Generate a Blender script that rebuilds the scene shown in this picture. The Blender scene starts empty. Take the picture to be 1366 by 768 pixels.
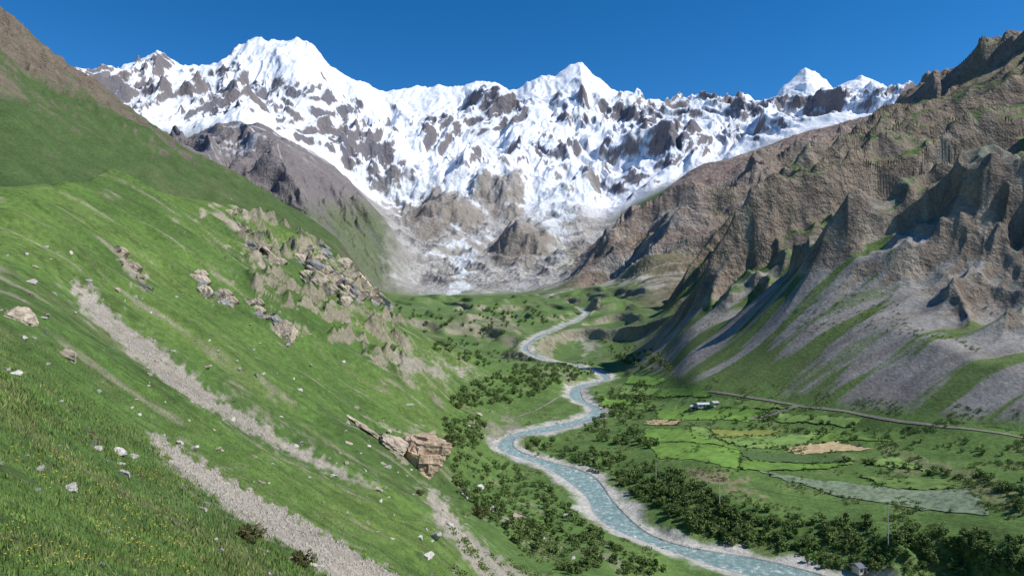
import bpy, math, random
import numpy as np
from mathutils import Vector, Matrix
random.seed(7); rng=np.random.default_rng(7)
F=911.0; CX=683.0; CY=384.0
scene=bpy.context.scene
scene.view_settings.view_transform='Standard'
scene.view_settings.look='None'; scene.view_settings.exposure=0
coll=scene.collection
# ------------------------------------------------------------------ noise
_ga=np.linspace(0,2*np.pi,256,endpoint=False); _gx=np.cos(_ga).astype(np.float32); _gy=np.sin(_ga).astype(np.float32)
def _hash(ix,iy,seed):
    h=(ix*374761393+iy*668265263+seed*974634777)&0xffffffff
    h=((h^(h>>13))*1274126177)&0xffffffff
    return ((h^(h>>16))&255)
def perlin(x,y,seed=0):
    fx=np.floor(x); fy=np.floor(y); ix=fx.astype(np.int64); iy=fy.astype(np.int64)
    x=(x-fx).astype(np.float32); y=(y-fy).astype(np.float32)
    u=x*x*x*(x*(x*6-15)+10); v=y*y*y*(y*(y*6-15)+10)
    def g(dx,dy):
        h=_hash(ix+dx,iy+dy,seed); return _gx[h]*(x-dx)+_gy[h]*(y-dy)
    a=g(0,0);b=g(1,0);c=g(0,1);d=g(1,1)
    ab=a+u*(b-a); cd=c+u*(d-c)
    return (ab+v*(cd-ab))*1.5
def fbm(x,y,o=4,seed=0,gain=.5):
    s=0;a=1;f=1;n=0
    for i in range(o):
        s=s+a*perlin(x*f+i*17.3,y*f-i*9.1,seed+i); n+=a; a*=gain; f*=2.03
    return s/n
def ridged(x,y,o=5,seed=0,gain=.5):
    s=0;a=1;f=1;n=0;w=1
    for i in range(o):
        r=1-np.abs(perlin(x*f+i*13.7,y*f+i*7.7,seed+i)); r=r*r
        s=s+a*r*w; n+=a; w=np.clip(r*1.3,0,1); a*=gain; f*=2.07
    return s/n
def ss(x,a,b):
    t=np.clip((x-a)/(b-a),0,1); return t*t*(3-2*t)
def band(t,a,b,c,d): return ss(t,a,b)*(1-ss(t,c,d))
def pchip(xk,yk,x):
    xk=np.array(xk,float); yk=np.array(yk,float); h=np.diff(xk); dl=np.diff(yk)/h
    m=np.zeros(len(xk)); m[0]=dl[0]; m[-1]=dl[-1]
    for i in range(1,len(xk)-1):
        if dl[i-1]*dl[i]<=0: m[i]=0
        else:
            w1=2*h[i]+h[i-1]; w2=h[i]+2*h[i-1]; m[i]=(w1+w2)/(w1/dl[i-1]+w2/dl[i])
    i=np.clip(np.searchsorted(xk,x)-1,0,len(xk)-2); t=(x-xk[i])/h[i]; t=np.clip(t,0,1)
    return (2*t**3-3*t**2+1)*yk[i]+(t**3-2*t**2+t)*h[i]*m[i]+(-2*t**3+3*t**2)*yk[i+1]+(t**3-t**2)*h[i]*m[i+1]
# ------------------------------------------------------------------ feature lines (survey profiles): (bearing, elevation, distance)
def Lf(px,d):
    zc=float(np.interp(d,[0,5,10,30,60,100,150,205,260,300,350,430],[-1.7,-4.5,-7,-19,-33,-47,-59,-68,-70,-71,-70,-68]))
    return (px,384-911*zc/d-.65*(683-px),d)
LN=[
 [(-420,950,3),(1786,950,3)],
 [(-420,500,5),Lf(0,5),Lf(200,8),Lf(400,24),Lf(500,42),Lf(560,56),Lf(620,72),Lf(700,100),(800,800,130),(930,800,165),(1060,800,168),(1200,800,158),(1366,800,150),(1786,800,130)],
 [(-420,300,12),Lf(0,20),Lf(200,30),Lf(400,60),Lf(500,85),Lf(560,110),Lf(620,140),Lf(700,165),(800,718,187),(930,740,192),(1060,765,179),(1200,735,176),(1366,730,166),(1786,740,140)],
 [(-420,270,45),Lf(0,45),Lf(200,65),Lf(400,105),Lf(500,140),Lf(560,165),Lf(620,205),(700,655,238),(800,665,237),(930,652,226),(1060,690,203),(1200,670,205),(1366,660,190),(1786,700,160)],
 [(-420,255,85),Lf(0,85),Lf(200,115),Lf(400,165),Lf(500,205),Lf(560,235),Lf(620,272),(700,602,300),(800,590,305),(930,590,280),(1060,600,262),(1200,610,240),(1366,620,215),(1786,670,175)],
 [(-420,238,140),Lf(0,140),Lf(200,200),Lf(400,260),Lf(500,290),Lf(560,310),(620,533,360),(700,550,372),(800,548,375),(930,548,325),(1060,565,285),(1200,580,258),(1366,597,226),(1786,650,185)],
 [(-420,225,205),(0,240,205),(130,240,270),(260,255,350),(330,278,390),(400,308,425),(450,343,430),(500,395,430),(540,435,430),(600,465,440),(690,488,470),(760,497,485),(815,501,498),(870,497,440),(930,515,348),(1050,535,302),(1200,555,266),(1366,575,238),(1786,640,195)],
 [(-420,240,235),(0,262,235),(130,262,310),(260,280,400),(330,305,440),(400,335,480),(450,370,490),(500,425,495),(540,462,500),(600,482,520),(690,482,560),(760,484,545),(815,484,545),(870,470,510),(930,440,445),(1050,435,355),(1200,435,310),(1366,455,268),(1786,500,220)],
 [(-420,100,350),(0,180,370),(130,205,430),(260,250,520),(330,278,570),(400,320,610),(450,350,630),(500,405,640),(540,440,640),(600,450,650),(690,450,700),(760,442,770),(815,440,760),(870,432,680),(930,395,600),(1050,330,500),(1200,295,420),(1366,310,350),(1786,340,290)],
 [(-420,-200,520),(0,20,600),(50,56,640),(110,95,680),(160,130,710),(240,195,760),(330,250,820),(400,295,870),(450,325,890),(500,388,900),(540,402,920),(600,408,1000),(690,410,1050),(760,422,1050),(815,412,1000),(870,412,880),(930,378,900),(1050,295,900),(1200,225,800),(1366,190,650),(1786,80,480)],
 [(-420,-150,700),(0,60,740),(130,150,840),(260,240,900),(330,285,970),(400,325,1050),(450,355,1100),(500,402,1200),(540,403,1300),(600,402,1400),(690,403,1500),(760,402,1400),(815,398,1300),(870,415,1020),(900,402,1100),(950,360,1250),(1000,312,1400),(1070,255,1450),(1140,202,1420),(1240,146,1200),(1300,110,1100),(1366,74,1000),(1786,-110,700)],
 [(-420,-100,1000),(0,80,1000),(130,180,1100),(260,260,1300),(330,300,1400),(400,335,1500),(450,370,1600),(500,396,1800),(560,396,1900),(600,396,1900),(690,393,1900),(760,380,1800),(815,365,1750),(870,350,1700),(900,345,1650),(950,370,1550),(1000,330,1650),(1070,285,1700),(1140,225,1700),(1240,162,1500),(1300,127,1400),(1366,92,1300),(1786,-70,1000)],
 [(-420,120,3000),(0,170,3000),(130,200,3000),(240,192,3000),(300,165,3000),(330,163,3000),(380,187,3000),(430,215,2950),(470,245,2900),(510,290,2800),(535,335,2700),(560,362,2600),(600,360,2600),(640,358,2600),(690,357,2500),(740,352,2400),(800,320,2500),(870,270,2450),(900,243,2500),(950,217,2600),(1030,188,2700),(1110,166,2800),(1200,154,2600),(1240,150,2300),(1366,90,1800),(1786,-50,1500)],
 [(-420,140,3700),(0,190,3600),(240,212,3600),(330,185,3500),(430,230,3500),(510,300,3300),(560,325,3200),(600,326,3200),(640,328,3200),(690,330,3100),(740,328,3000),(800,330,2950),(870,285,2950),(900,258,2950),(950,235,3000),(1030,205,3100),(1110,182,3200),(1200,172,3000),(1366,95,2500),(1786,-30,2200)],
 [(-420,140,4600),(0,170,4500),(240,180,4500),(330,180,4400),(430,215,4400),(500,262,4300),(545,290,4300),(600,287,4300),(650,288,4300),(700,284,4300),(740,282,4300),(770,280,4300),(800,285,4300),(870,255,4400),(950,225,4500),(1030,190,4600),(1200,165,4600),(1366,130,4600),(1786,60,4600)],
 [(-420,170,6200),(0,160,6200),(130,140,6200),(200,150,6200),(300,160,6200),(400,175,6000),(500,205,6000),(600,225,6000),(700,215,6000),(800,205,6000),(900,190,6200),(1000,180,6500),(1100,165,6800),(1200,160,6800),(1366,165,6800),(1786,200,6800)],
 [(-420,190,7600),(0,140,7600),(118,101,7600),(150,97,7600),(190,80,7600),(210,71,7600),(235,82,7600),(270,84,7600),(300,78,7600),(330,60,7600),(345,53,7600),(395,52,7600),(415,60,7600),(440,86,7600),(480,106,7600),(520,121,7700),(560,116,7800),(585,111,7800),(620,118,7800),(660,112,7800),(680,115,7800),(710,103,7800),(740,97,7800),(760,85,7800),(776,80,7800),(790,97,7800),(815,126,7900),(850,140,8100),(870,137,8200),(900,141,8400),(930,137,8600),(965,150,8900),(1000,143,9200),(1028,141,9300),(1045,116,9400),(1075,92,9500),(1087,95,9500),(1112,121,9500),(1150,103,9500),(1180,116,9500),(1230,127,9500),(1270,140,9500),(1366,160,9500),(1786,200,9500)],
 [(-420,330,13000),(1786,330,14500)],
 [(-420,384,60000),(1786,384,60000)],
]
NS=[24,130,130,120,110,110,110,120,150,130,110,150,60,70,150,190,24,6]
PX=np.concatenate([np.arange(-420,-12,7.),np.arange(-12,1380,1.25),np.arange(1381,1787,7.)])
C=len(PX); U=(PX-CX)/F
FD=[];FZ=[]
for i,l in enumerate(LN):
    a=np.array(l,float)
    if i==16: py=np.interp(PX,a[:,0],a[:,1])
    else: py=pchip(a[:,0],a[:,1],PX)
    d=np.exp(pchip(a[:,0],np.log(a[:,2]),PX))
    if FD: d=np.maximum(d,FD[-1]*1.03)
    FD.append(d); FZ.append(-(py-CY)/F*d)
Drows=[];Zrows=[];T=[]
for k in range(18):
    n=NS[k]
    for j in range(n):
        f=j/n
        d=1/((1-f)/FD[k]+f/FD[k+1]); z=FZ[k]+(FZ[k+1]-FZ[k])*(d-FD[k])/(FD[k+1]-FD[k])
        Drows.append(d);Zrows.append(z);T.append(k+f)
Drows.append(FD[-1]);Zrows.append(FZ[-1]);T.append(18.)
D=np.array(Drows);Z=np.array(Zrows);T=np.array(T);R=len(T)
def blur_rows(A,k):
    p=np.pad(A,((k,k),(0,0)),mode='edge'); c=np.cumsum(np.vstack([np.zeros((1,A.shape[1])),p]),0)
    return (c[2*k+1:]-c[:-2*k-1])/(2*k+1)
def blur_cols(A,k): return blur_rows(A.T,k).T
w=(1-ss(T,13,14.5))[:,None]
ID=1/D; SL=Z/D
def bl(A): return blur_cols(blur_rows(blur_rows(A,9),7),8)
ID=ID*(1-w)+bl(ID)*w; SL=SL*(1-w)+bl(SL)*w
D=1/ID; Z=SL*D
X=D*U[None,:]; Y=D
i0=lambda t:int(np.searchsorted(T,t))
PXg=PX[None,:]+np.zeros((R,1)); Tg=T[:,None]+np.zeros((1,C))
def add(t0,t1,fn):
    a,b=i0(t0),i0(t1); Z[a:b]+=fn(X[a:b],Y[a:b],Tg[a:b],PXg[a:b])
# left grass slope
def fL1(x,y,t,p):
    W=band(t,.4,1.4,6,6.5)*(1-ss(p,560,690)); A=np.clip(y/130,0.03,1)
    f=.96*x+.27*y; c=-.27*x+.96*y; c=c+fbm(x/60,y/60,2,9)*14
    s=fbm(x/80,y/80,3,11)*7*A+ (ridged(f/170,c/46,3,21,.5)-.45)*8.*A
    s+=fbm(x/9,y/9,3,31)*.7*np.clip(y/50,.1,1)+fbm(x/2.2,y/2.2,3,41)*.16*np.clip(y/25,.4,1)*(1-ss(y,80,160))
    rk=band(p,270,380,520,580)*band(t,4.6,5.3,6.,6.3)
    q=ridged(x/24+5,y/24,3,55)
    s+=np.clip(q-.58,0,1)*20*rk
    return s*W
add(.2,6.5,fL1)
def fL2(x,y,t,p):
    W=band(t,6.6,7.4,9.,9.8)*(1-ss(p,480,560))
    f=.9*x+.3*y; c=-.3*x+.9*y
    return W*((ridged(f/300,c/120,3,61)-.45)*26+fbm(x/60,y/60,2,62)*4+(ridged(x/42,y/50,4,66)-.5)*16*ss(t,8.,8.9)*(1-ss(p,150,330)))
add(6.6,9.8,fL2)
def fV(x,y,t,p):
    W=band(t,6.3,7.2,10.2,11)*band(p,500,580,840,920)
    q=fbm(x/130,y/180,3,71)
    return W*(q*12+ss(q,-.08,.02)*10+ss(q,.16,.24)*6-7+(ridged(x/60,y/90,2,72)-.5)*2.5)
add(6.3,11,fV)
def fV2(x,y,t,p):
    W=band(t,1.5,2.2,6,6.8)*ss(p,600,720)
    return W*(fbm(x/45,y/45,3,81)*1.3+fbm(x/12,y/12,2,82)*.4)
add(1.5,6.8,fV2)
def fR1(x,y,t,p):
    t=np.where(t<8,np.minimum(t+.3*ss(p,1180,1330),8.),t)
    W=band(t,6.9,7.6,10.2,10.9)*ss(p,870,980)
    wx=x+fbm(x/160,y/160,3,90)*40; wy=y+fbm(x/150,y/150,3,93)*26-.22*x
    A=(20+ss(t,7.4,8.4)*18+ss(t,8.5,9.3)*14-40*ss(t,9.3,10.))*(1-.3*ss(p,1180,1366))
    r=ridged(wx/520,wy/120+.35,4,91,.5)
    r2=ridged(wx/120+3,wy/58,3,95,.5)
    s=(r-.43)*A*2.5
    cl=band(t,7.3,7.6,8.9,9.5)
    s+=(r2-.45)*A*.65*(.6+.5*cl)
    s+=(ridged(x/28,y/30,2,98,.4)-.5)*7*ss(t,7.2,7.7)*(.5+cl)
    s+=cl*ss(r+fbm(wx/70,wy/70,2,97)*.5,.45,.55)*14
    W5=band(t,6.0,6.5,7.1,7.6)*ss(p,850,960)
    return s*W+W5*(ridged(x/160,(y-.2*x)/26,2,99,.4)-.5)*3.
add(5.9,10.9,fR1)
def fR2(x,y,t,p):
    W=band(t,10.4,11.2,12.1,12.8)*ss(p,740,820)
    wx=x+fbm(x/260,y/260,3,100)*90; wy=y+fbm(x/240,y/240,3,103)*80-.1*x
    r=ridged(wx/700,wy/250,6,101,.52)
    return W*((r-.42)*230*(.17+.83*(1-ss(t,11.5,12.))))
add(10.4,12.8,fR2)
def fM1(x,y,t,p):
    W=band(t,10.8,11.5,12.2,12.9)*(1-ss(p,440,550))
    wx=x+fbm(x/400,y/400,3,110)*130; wy=y+fbm(x/380,y/380,3,113)*130
    a_=wx*.9+wy*.45; b_=wx*-.45+wy*.9
    return W*((ridged(b_/1500,a_/300+.3,6,111,.52)-.45)*200*(.3+.7*(1-ss(t,11.7,12.))))
add(10.8,12.9,fM1)
def fG(x,y,t,p):
    W=band(t,11.1,11.8,14.4,15.)*band(p,480,540,760,840)
    return W*((ridged(x/170,y/300,6,121,.52)-.45)*52)
add(11.1,15.,fG)
def knob(px,d,r,h,sq=1.):
    x0=(px-CX)/F*d
    a,b=i0(11.8),i0(15.3)
    n=fbm(X[a:b]/200,Y[a:b]/200,4,133); rr=ridged(X[a:b]/150,Y[a:b]/240,5,137,.5)
    q=np.sqrt((X[a:b]-x0)**2+((Y[a:b]-d)*sq)**2)/r
    Z[a:b]+=h*np.clip(1-ss(q+n*.3,.1,1.),0,1)*(.8+.35*rr)
knob(697,3000,200,125,.9)
knob(590,4000,300,120,.5)
knob(668,4450,220,110,.5)
MR=np.zeros((R,C))
def fS(x,y,t,p):
    W=band(t,13.7,14.6,16.4,17)
    wx=x+fbm(x/1100,y/1100,3,140)*420; wy=y+fbm(x/1000,y/1000,3,143)*420
    A=(1-.78*ss(t,15.5,16.))*(1-.6*ss(p,960,1040)*ss(t,15.2,15.8))
    r=ridged(wx/1700+.37,wy/2900+.2,6,141,.53)
    r2=ridged(wx/560+.37,wy/1200+.2,6,151,.52)
    s=(r-.42)*660*A+(r2-.42)*225*(.3+.7*A)
    s+=(ridged(x/170,y/300,4,156)-.45)*52*(.4+.6*A)
    a_=i0(13.3); MR[a_:a_+len(x)]=(r-.42)+(r2-.42)*.7
    return s*W
add(13.3,17,fS)
# ------------------------------------------------------------------ river
RIV=[(1290,830,158.5),(1160,795,168),(1060,767,178),(930,741,192),(850,712,206),(815,688,220),(798,662,240),(770,634,262),(715,613,283),(672,596,301),(678,584,316),(740,570,338),(785,558,358),(797,547,378),(768,530,415),(768,518,446),(810,504,497),(790,492,540),(722,478,575),(700,465,620),(712,452,690),(745,437,790),(775,424,940),(782,416,1100),(765,409,1350)]
rp=np.array([((p-CX)/F*d,d,-(q-CY)/F*d) for p,q,d in RIV])
for i in range(1,len(rp)): rp[i,2]=max(rp[i,2],rp[i-1,2]+.15)
s=np.concatenate([[0],np.cumsum(np.linalg.norm(np.diff(rp[:,:2],axis=0),axis=1))])
sd=np.arange(0,s[-1],4.)
rc=np.stack([pchip(s,rp[:,j],sd) for j in range(3)],1)
for _ in range(4): rc[1:-1]=.25*rc[:-2]+.5*rc[1:-1]+.25*rc[2:]
RW=np.interp(rc[:,1],[160,200,300,500,560,800,1300],[4.9,4.4,3.5,2.1,1.1,1.,1.3])*(1+.28*np.sin(sd/17.)+.22*np.sin(sd/7.3+1))
a,b=i0(1.0),i0(10.6)
ca,cb=int(np.searchsorted(PX,560)),int(np.searchsorted(PX,1450))
xs=X[a:b,ca:cb].ravel();ys=Y[a:b,ca:cb].ravel()
bd=np.full(xs.shape,1e9);bz=np.zeros_like(bd);bw=np.ones_like(bd)
for i in range(len(rc)-1):
    p0,p1=rc[i],rc[i+1]; dx,dy=p1[0]-p0[0],p1[1]-p0[1]
    tt=np.clip(((xs-p0[0])*dx+(ys-p0[1])*dy)/(dx*dx+dy*dy),0,1)
    q=(xs-p0[0]-tt*dx)**2+(ys-p0[1]-tt*dy)**2
    m=q<bd
    bd[m]=q[m]; bz[m]=(p0[2]+tt*(p1[2]-p0[2]))[m]; bw[m]=(RW[i]+tt*(RW[i+1]-RW[i]))[m]
bd=np.sqrt(bd)-bw
RD=np.full(X.shape,1e3); RD[a:b,ca:cb]=bd.reshape(b-a,cb-ca)
zz=Z[a:b,ca:cb].ravel()
nb=fbm(xs/14,ys/14,3,201)
bank=bz+np.where(bd<0,-.9,np.clip(bd*.14,0,.9)-.12)+np.clip(nb,-.2,1)*.5*ss(bd,0,3)
wide=8+nb*6+ss(ys,520,640)*4
wt=1-ss(bd,wide*.45,wide*1.9)
Z[a:b,ca:cb]=(zz*(1-wt)+bank*wt).reshape(b-a,cb-ca)
PY=CY-F*Z/D
# ------------------------------------------------------------------ placement helpers
def pcol(px): return int(np.clip(np.searchsorted(PX,px),1,C-1))
def place(px,py,tmin=0.):
    c=pcol(px); r0=i0(tmin); m=PY[r0:,c]<=py
    r=int(np.argmax(m))+r0
    if r<1: r=1
    a_,b_=PY[r-1,c],PY[r,c]; f=np.clip((a_-py)/(a_-b_+1e-9),0,1)
    d=D[r-1,c]+f*(D[r,c]-D[r-1,c]); z=Z[r-1,c]+f*(Z[r,c]-Z[r-1,c])
    return Vector(((px-CX)/F*d,d,z))
def H(x,y):
    px=CX+F*x/y; c=np.clip(np.searchsorted(PX,px)-1,0,C-2); f=(px-PX[c])/(PX[c+1]-PX[c])
    return float((1-f)*np.interp(y,D[:,c],Z[:,c])+f*np.interp(y,D[:,c+1],Z[:,c+1]))
# ------------------------------------------------------------------ normals + colours
P=np.stack([X,Y,Z],-1).astype(np.float64)
du=np.gradient(P,axis=1); dv=np.gradient(P,axis=0)
N=np.cross(du,dv); N/=np.linalg.norm(N,axis=-1,keepdims=True)+1e-12
NZ=np.abs(N[...,2]); NZs=blur_cols(blur_rows(NZ,3),3)
def c3(*v): return np.array(v,float)
COL=np.zeros((R,C,3)); ROCK=np.zeros((R,C))
def mix(w,c,rock=None):
    global COL
    w=np.clip(w,0,1)
    COL+= (c-COL)*w[...,None]
    if rock is not None: ROCK[:]+= (rock-ROCK)*w
n1=fbm(X/60,Y/60,4,301); n2=fbm(X/13,Y/13,4,311); n3=fbm(X/250,Y/250,4,321); n4=fbm(X/1.8,Y/1.8,3,331)
jx=fbm(PXg/14,PY/14,4,341); jy=fbm(PXg/14+50,PY/14,4,345)
COL[:]=c3(.088,.157,.034)
mix(ss(n1,-.2,.45)*.7,c3(.128,.19,.044)); mix(ss(-n1+n2*.5,.0,.4)*.75,c3(.057,.10,.026)); mix(ss(n2+n4*.4,.15,.6)*.5,c3(.16,.18,.07))
mix(ss(-n4-n2,.05,.5)*.6,c3(.05,.082,.022))
mL=(1-ss(PXg,600,700))*(1-ss(Tg,6.3,6.7))
fall=fbm((.96*X+.27*Y)/60,(-.27*X+.96*Y)/5,3,306)
mix(mL*ss(fall,.12,.45)*.45,c3(.17,.18,.08)); mix(mL*ss(-fall,.15,.45)*.5,c3(.05,.085,.024))
mix(mL*ss(fall+n2*.8,.38,.55)*ss(Y,30,80)*.6,c3(.28,.25,.19),.3)
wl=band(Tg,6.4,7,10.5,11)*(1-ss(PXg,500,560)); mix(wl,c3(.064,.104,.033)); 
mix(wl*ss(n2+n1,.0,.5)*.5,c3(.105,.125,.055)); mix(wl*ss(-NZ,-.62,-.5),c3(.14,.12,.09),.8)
zl=Z+n1*60+n2*30
mix(wl*ss(zl,140,180),c3(.175,.14,.105),.9); mix(wl*ss(zl,140,180)*ss(n2,.1,.4)*.6,c3(.10,.115,.05))
mix(wl*ss(n3*2+n2*.6,.35,.6)*ss(zl,80,130)*.6,c3(.17,.14,.10),.5)
wr=mL*ss(-NZ+n2*.06,-.64,-.52)*ss(Tg,2.5,3.5); mix(wr*.8,c3(.29,.24,.185),.8)
# valley
wv=band(Tg,.5,1.5,6.3,6.9)*ss(PXg,600,690)
mix(wv*.8,c3(.098,.17,.043)); mix(wv*ss(n2,0,.4)*.6,c3(.14,.19,.06)); mix(wv*ss(-n2-n1*.5,.1,.4)*.55,c3(.068,.11,.03))
mix(wv*ss(n1+n2*.8,.25,.5)*(PXg<830)*.6,c3(.25,.23,.17)); mix(wv*ss(n4+n2*.5,.25,.5)*.35,c3(.2,.2,.11))
wu=band(Tg,6.3,7,10.6,11.2)*band(PXg,500,560,880,960)
mix(wu,c3(.10,.165,.05)); mix(wu*ss(n2+n1,.15,.55)*.5,c3(.19,.19,.115)); mix(wu*ss(-NZs,-.86,-.74)*.8,c3(.31,.27,.21),.5)
mix(wu*ss(-n2+n1,.1,.4)*.5,c3(.062,.10,.033))
# R1
f1=fbm(X/90+Y/300,Y/9,3,351); f2=fbm(X/45,Y/45,4,355); f3=fbm(X/160,(Y-.2*X)/16,4,357)
wr1=ss(PXg,820,900)*band(Tg,5.95,6.25,10.7,11)
mix(wr1,c3(.10,.15,.046)); mix(wr1*ss(n2+f2*.5,.1,.4)*.5,c3(.14,.165,.07))
scr=wr1*ss(f3*1.6+f2*.35+.05+.22*ss(PXg,1100,1280),-.08,.12)*(1-ss(Tg+f2*.6,7.6,8.3)); mix(scr,c3(.25,.235,.215),.2)
mix(scr*ss(f1,.0,.3)*.6,c3(.185,.165,.148)); mix(scr*ss(-f1-f2*.3,.1,.4)*.45,c3(.32,.30,.275))
mix(wr1*(1-ss(Tg,7.3,8))*ss(-f1+f2*.4,.22,.42)*.65,c3(.10,.14,.047))
up=wr1*ss(Tg+n1*1.2+f2*.5,9.2,9.8); mix(up*.7,c3(.215,.155,.12),.5); mix(up*ss(n2+f2,-.05,.35)*.65,c3(.10,.135,.045))
mix(up*ss(f1+f2*.5,.1,.4)*.5,c3(.29,.235,.185))
rk1=wr1*ss(-NZ+f2*.16,-.67,-.57)*ss(Tg,6.9,7.3)
mix(rk1,c3(.235,.19,.145),1.); mix(rk1*ss(n2,-.1,.35)*.6,c3(.13,.105,.085),1.); mix(rk1*ss(-n2-f2,.1,.5)*.65,c3(.38,.32,.245),1.)
# R2: reddish rock, base colours lightened to paint in distance haze
wr2=band(Tg,10.7,11.,12.7,13)*ss(PXg,730,790)
g1=fbm(X/130,Y/130,5,361); g2=fbm(X/300+Y/900,Y/34,4,365)
mix(wr2,c3(.29,.215,.18),.9); mix(wr2*ss(g1,-.15,.25)*(1-ss(Tg,11.3,11.85))*.8,c3(.14,.17,.07)); mix(wr2*ss(-g1+g2*.6,.1,.4)*.7,c3(.36,.31,.265)); mix(wr2*ss(g1-g2,.15,.5)*.7,c3(.215,.155,.14))
mix(wr2*ss(-NZ,-.66,-.52)*.6,c3(.31,.26,.215),1)
low=band(Tg,10.3,10.6,11.3,11.8)*band(PXg,690,740,880,960); mix(low*ss(g2+g1*.4,-.15,.2),c3(.38,.35,.315)); 
# M1
wm=band(Tg,11,11.2,12.7,13)*(1-ss(PXg+g1*40,500,560)); mix(wm,c3(.23,.205,.20),1); mix(wm*ss(g1+g2*.5,0,.4)*.7,c3(.30,.26,.24)); 
mix(wm*ss(PXg-.9*(PY-300)+g1*60,370,430)*ss(PY+g1*30,255,300)*.8,c3(.115,.155,.062),.5)
mix(wm*ss(-g1,.1,.5)*.5,c3(.16,.145,.16)); mix(wm*ss(g2+g1*.3,.22,.32)*ss(-PY,-225,-195)*.8,c3(.7,.72,.75))
# glacier trough
h1=fbm(X/500,Y/500,5,371); h2=fbm(X/90,Y/110,5,375,.6)
wg=np.maximum(band(Tg,10.95,11.3,14.5,14.8)*band(PXg+jx*25,505,550,735,790),band(Tg,12.8,13,14.2,14.5)*band(PXg,440,500,800,860))
mix(wg,c3(.43,.41,.38),1.); mix(wg*ss(g1+h2*.5,.0,.25)*.7,c3(.56,.545,.52)); mix(wg*ss(-g1-h2*.6,.08,.35)*.7,c3(.30,.275,.24))
mix(wg*ss(-NZ,-.85,-.7)*.45,c3(.31,.285,.255),1.); mix(wg*ss(-h2+g1*.3,.3,.42)*(Tg<12.2)*.4,c3(.15,.17,.09))
def sdp(poly,tr=(0,18),jit=10):
    pts=np.array(poly,float); a_,b_=i0(tr[0]),i0(tr[1]); x0,y0=pts.min(0)-60; x1,y1=pts.max(0)+60
    c0,c1=int(np.searchsorted(PX,x0)),int(np.searchsorted(PX,x1))
    x=PXg[a_:b_,c0:c1]+jx[a_:b_,c0:c1]*jit; y=PY[a_:b_,c0:c1]+jy[a_:b_,c0:c1]*jit
    dd=np.full(x.shape,1e9); ins=np.zeros(x.shape,bool); n=len(pts)
    for i in range(n):
        p,q=pts[i],pts[(i+1)%n]; ex,ey=q-p; tt=np.clip(((x-p[0])*ex+(y-p[1])*ey)/(ex*ex+ey*ey+1e-9),0,1)
        dd=np.minimum(dd,(x-p[0]-tt*ex)**2+(y-p[1]-tt*ey)**2)
        cond=((p[1]>y)!=(q[1]>y)) & (x<(q[0]-p[0])*(y-p[1])/((q[1]-p[1]) if q[1]!=p[1] else 1e-9)+p[0]); ins^=cond
    dd=np.sqrt(dd); out=np.full((R,C),-99.); out[a_:b_,c0:c1]=np.where(ins,dd,-dd); return out
ice=c3(.66,.69,.71)
# snow massif
ms=band(Tg,13.7,14.1,17,17.5)
wrk=ms*ss(Tg+.9*(np.abs(PXg-640)>170),14.,14.5)
mix(wrk,c3(.19,.17,.175),1); mix(wrk*ss(h1+h2*.5,0,.4)*.7,c3(.26,.21,.19),1); mix(wrk*ss(-h1+h2*.4,0,.4)*.7,c3(.15,.155,.185),1)
gl=band(PXg+h1*60,480,560,760,840)*.45*(1-ss(Tg,15,15.6))+.8*ss(PXg,960,1040)*ss(Tg,15.2,15.6)+.22*ss(Tg,15.3,15.8)
sn=(NZs*.5+NZ*.5-.60)*3.3+h1*1.05+h2*.45-MR*.7+np.clip((Z-720)/900,-1.2,.32)+gl
snow=ms*ss(sn,.0,.11)
mix(snow,c3(.79,.81,.85),.12)
for poly in (((650,325),(665,308),(700,298),(738,312),(735,335),(705,352),(660,358)),((540,292),(580,252),(625,262),(650,290),(640,308),(560,315)),((640,235),(690,225),(700,265),(695,295),(655,290),(635,262))):
    mix(ss(sdp(poly,(12,15),18),-3,3)*.85*ss(h2+.35,.0,.15),c3(.29,.25,.205),1)
for poly in ([(575,332),(600,320),(655,306),(662,314),(640,335),(632,365),(612,395),(592,392),(612,352),(590,345),(562,352)],[(700,245),(740,235),(765,275),(760,320),(748,345),(735,310),(705,285)],[(600,300),(640,305),(650,300),(620,316)],[(520,240),(640,225),(640,255),(580,250),(545,275),(510,265)]):
    mix(ss(sdp(poly,(11,15),16),-3,4)*ss(g1+h2*.9,-.15,.05)*.9,ice,.6)
# scree streaks and rock patches on the left slope
scree=c3(.33,.295,.24)
S1=[(90,374),(118,380),(178,444),(286,526),(388,590),(490,645),(470,641),(375,598),(248,530),(165,462),(105,405)]
S2=[(190,572),(238,597),(318,648),(405,694),(480,739),(550,782),(570,800),(478,800),(410,745),(338,700),(255,642),(202,590)]
S3=[(570,650),(588,664),(610,694),(655,735),(705,775),(720,800),(665,800),(612,735),(580,690)]
S4=[(520,468),(560,480),(600,500),(590,505),(545,492)]
S5=[(585,478),(640,500),(615,500)]
for s_,k in ((S1,1),(S2,1),(S3,.9),(S4,.8),(S5,.7)):
    q=sdp(s_,(0,6.2),14)
    mix(ss(q+n4*3+n2*7,-4,4)*k,scree)
    mix(ss(q+n4*3,-3,4)*ss(n4,.1,.5)*.4,c3(.40,.37,.32)); mix(ss(q+n4*3,-3,4)*ss(fall,.0,.3)*.4,c3(.24,.21,.165))
    mix(ss(q+n4*3,-26,0)*ss(n4+n2*.6,.1,.4)*.55,scree)
for s_ in ([(255,285),(300,262),(345,300),(365,345),(340,360),(300,320)],[(400,340),(450,335),(500,370),(520,405),(480,400),(430,385)],[(455,540),(520,560),(585,575),(590,610),(545,625),(520,590)],[(150,330),(200,360),(190,390),(160,360)],[(260,370),(300,400),(290,410)]):
    mix(ss(sdp(s_,(1,6.3),26),0,5)*ss(n2,-.05,.25)*.85,c3(.36,.305,.235),.9)
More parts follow.
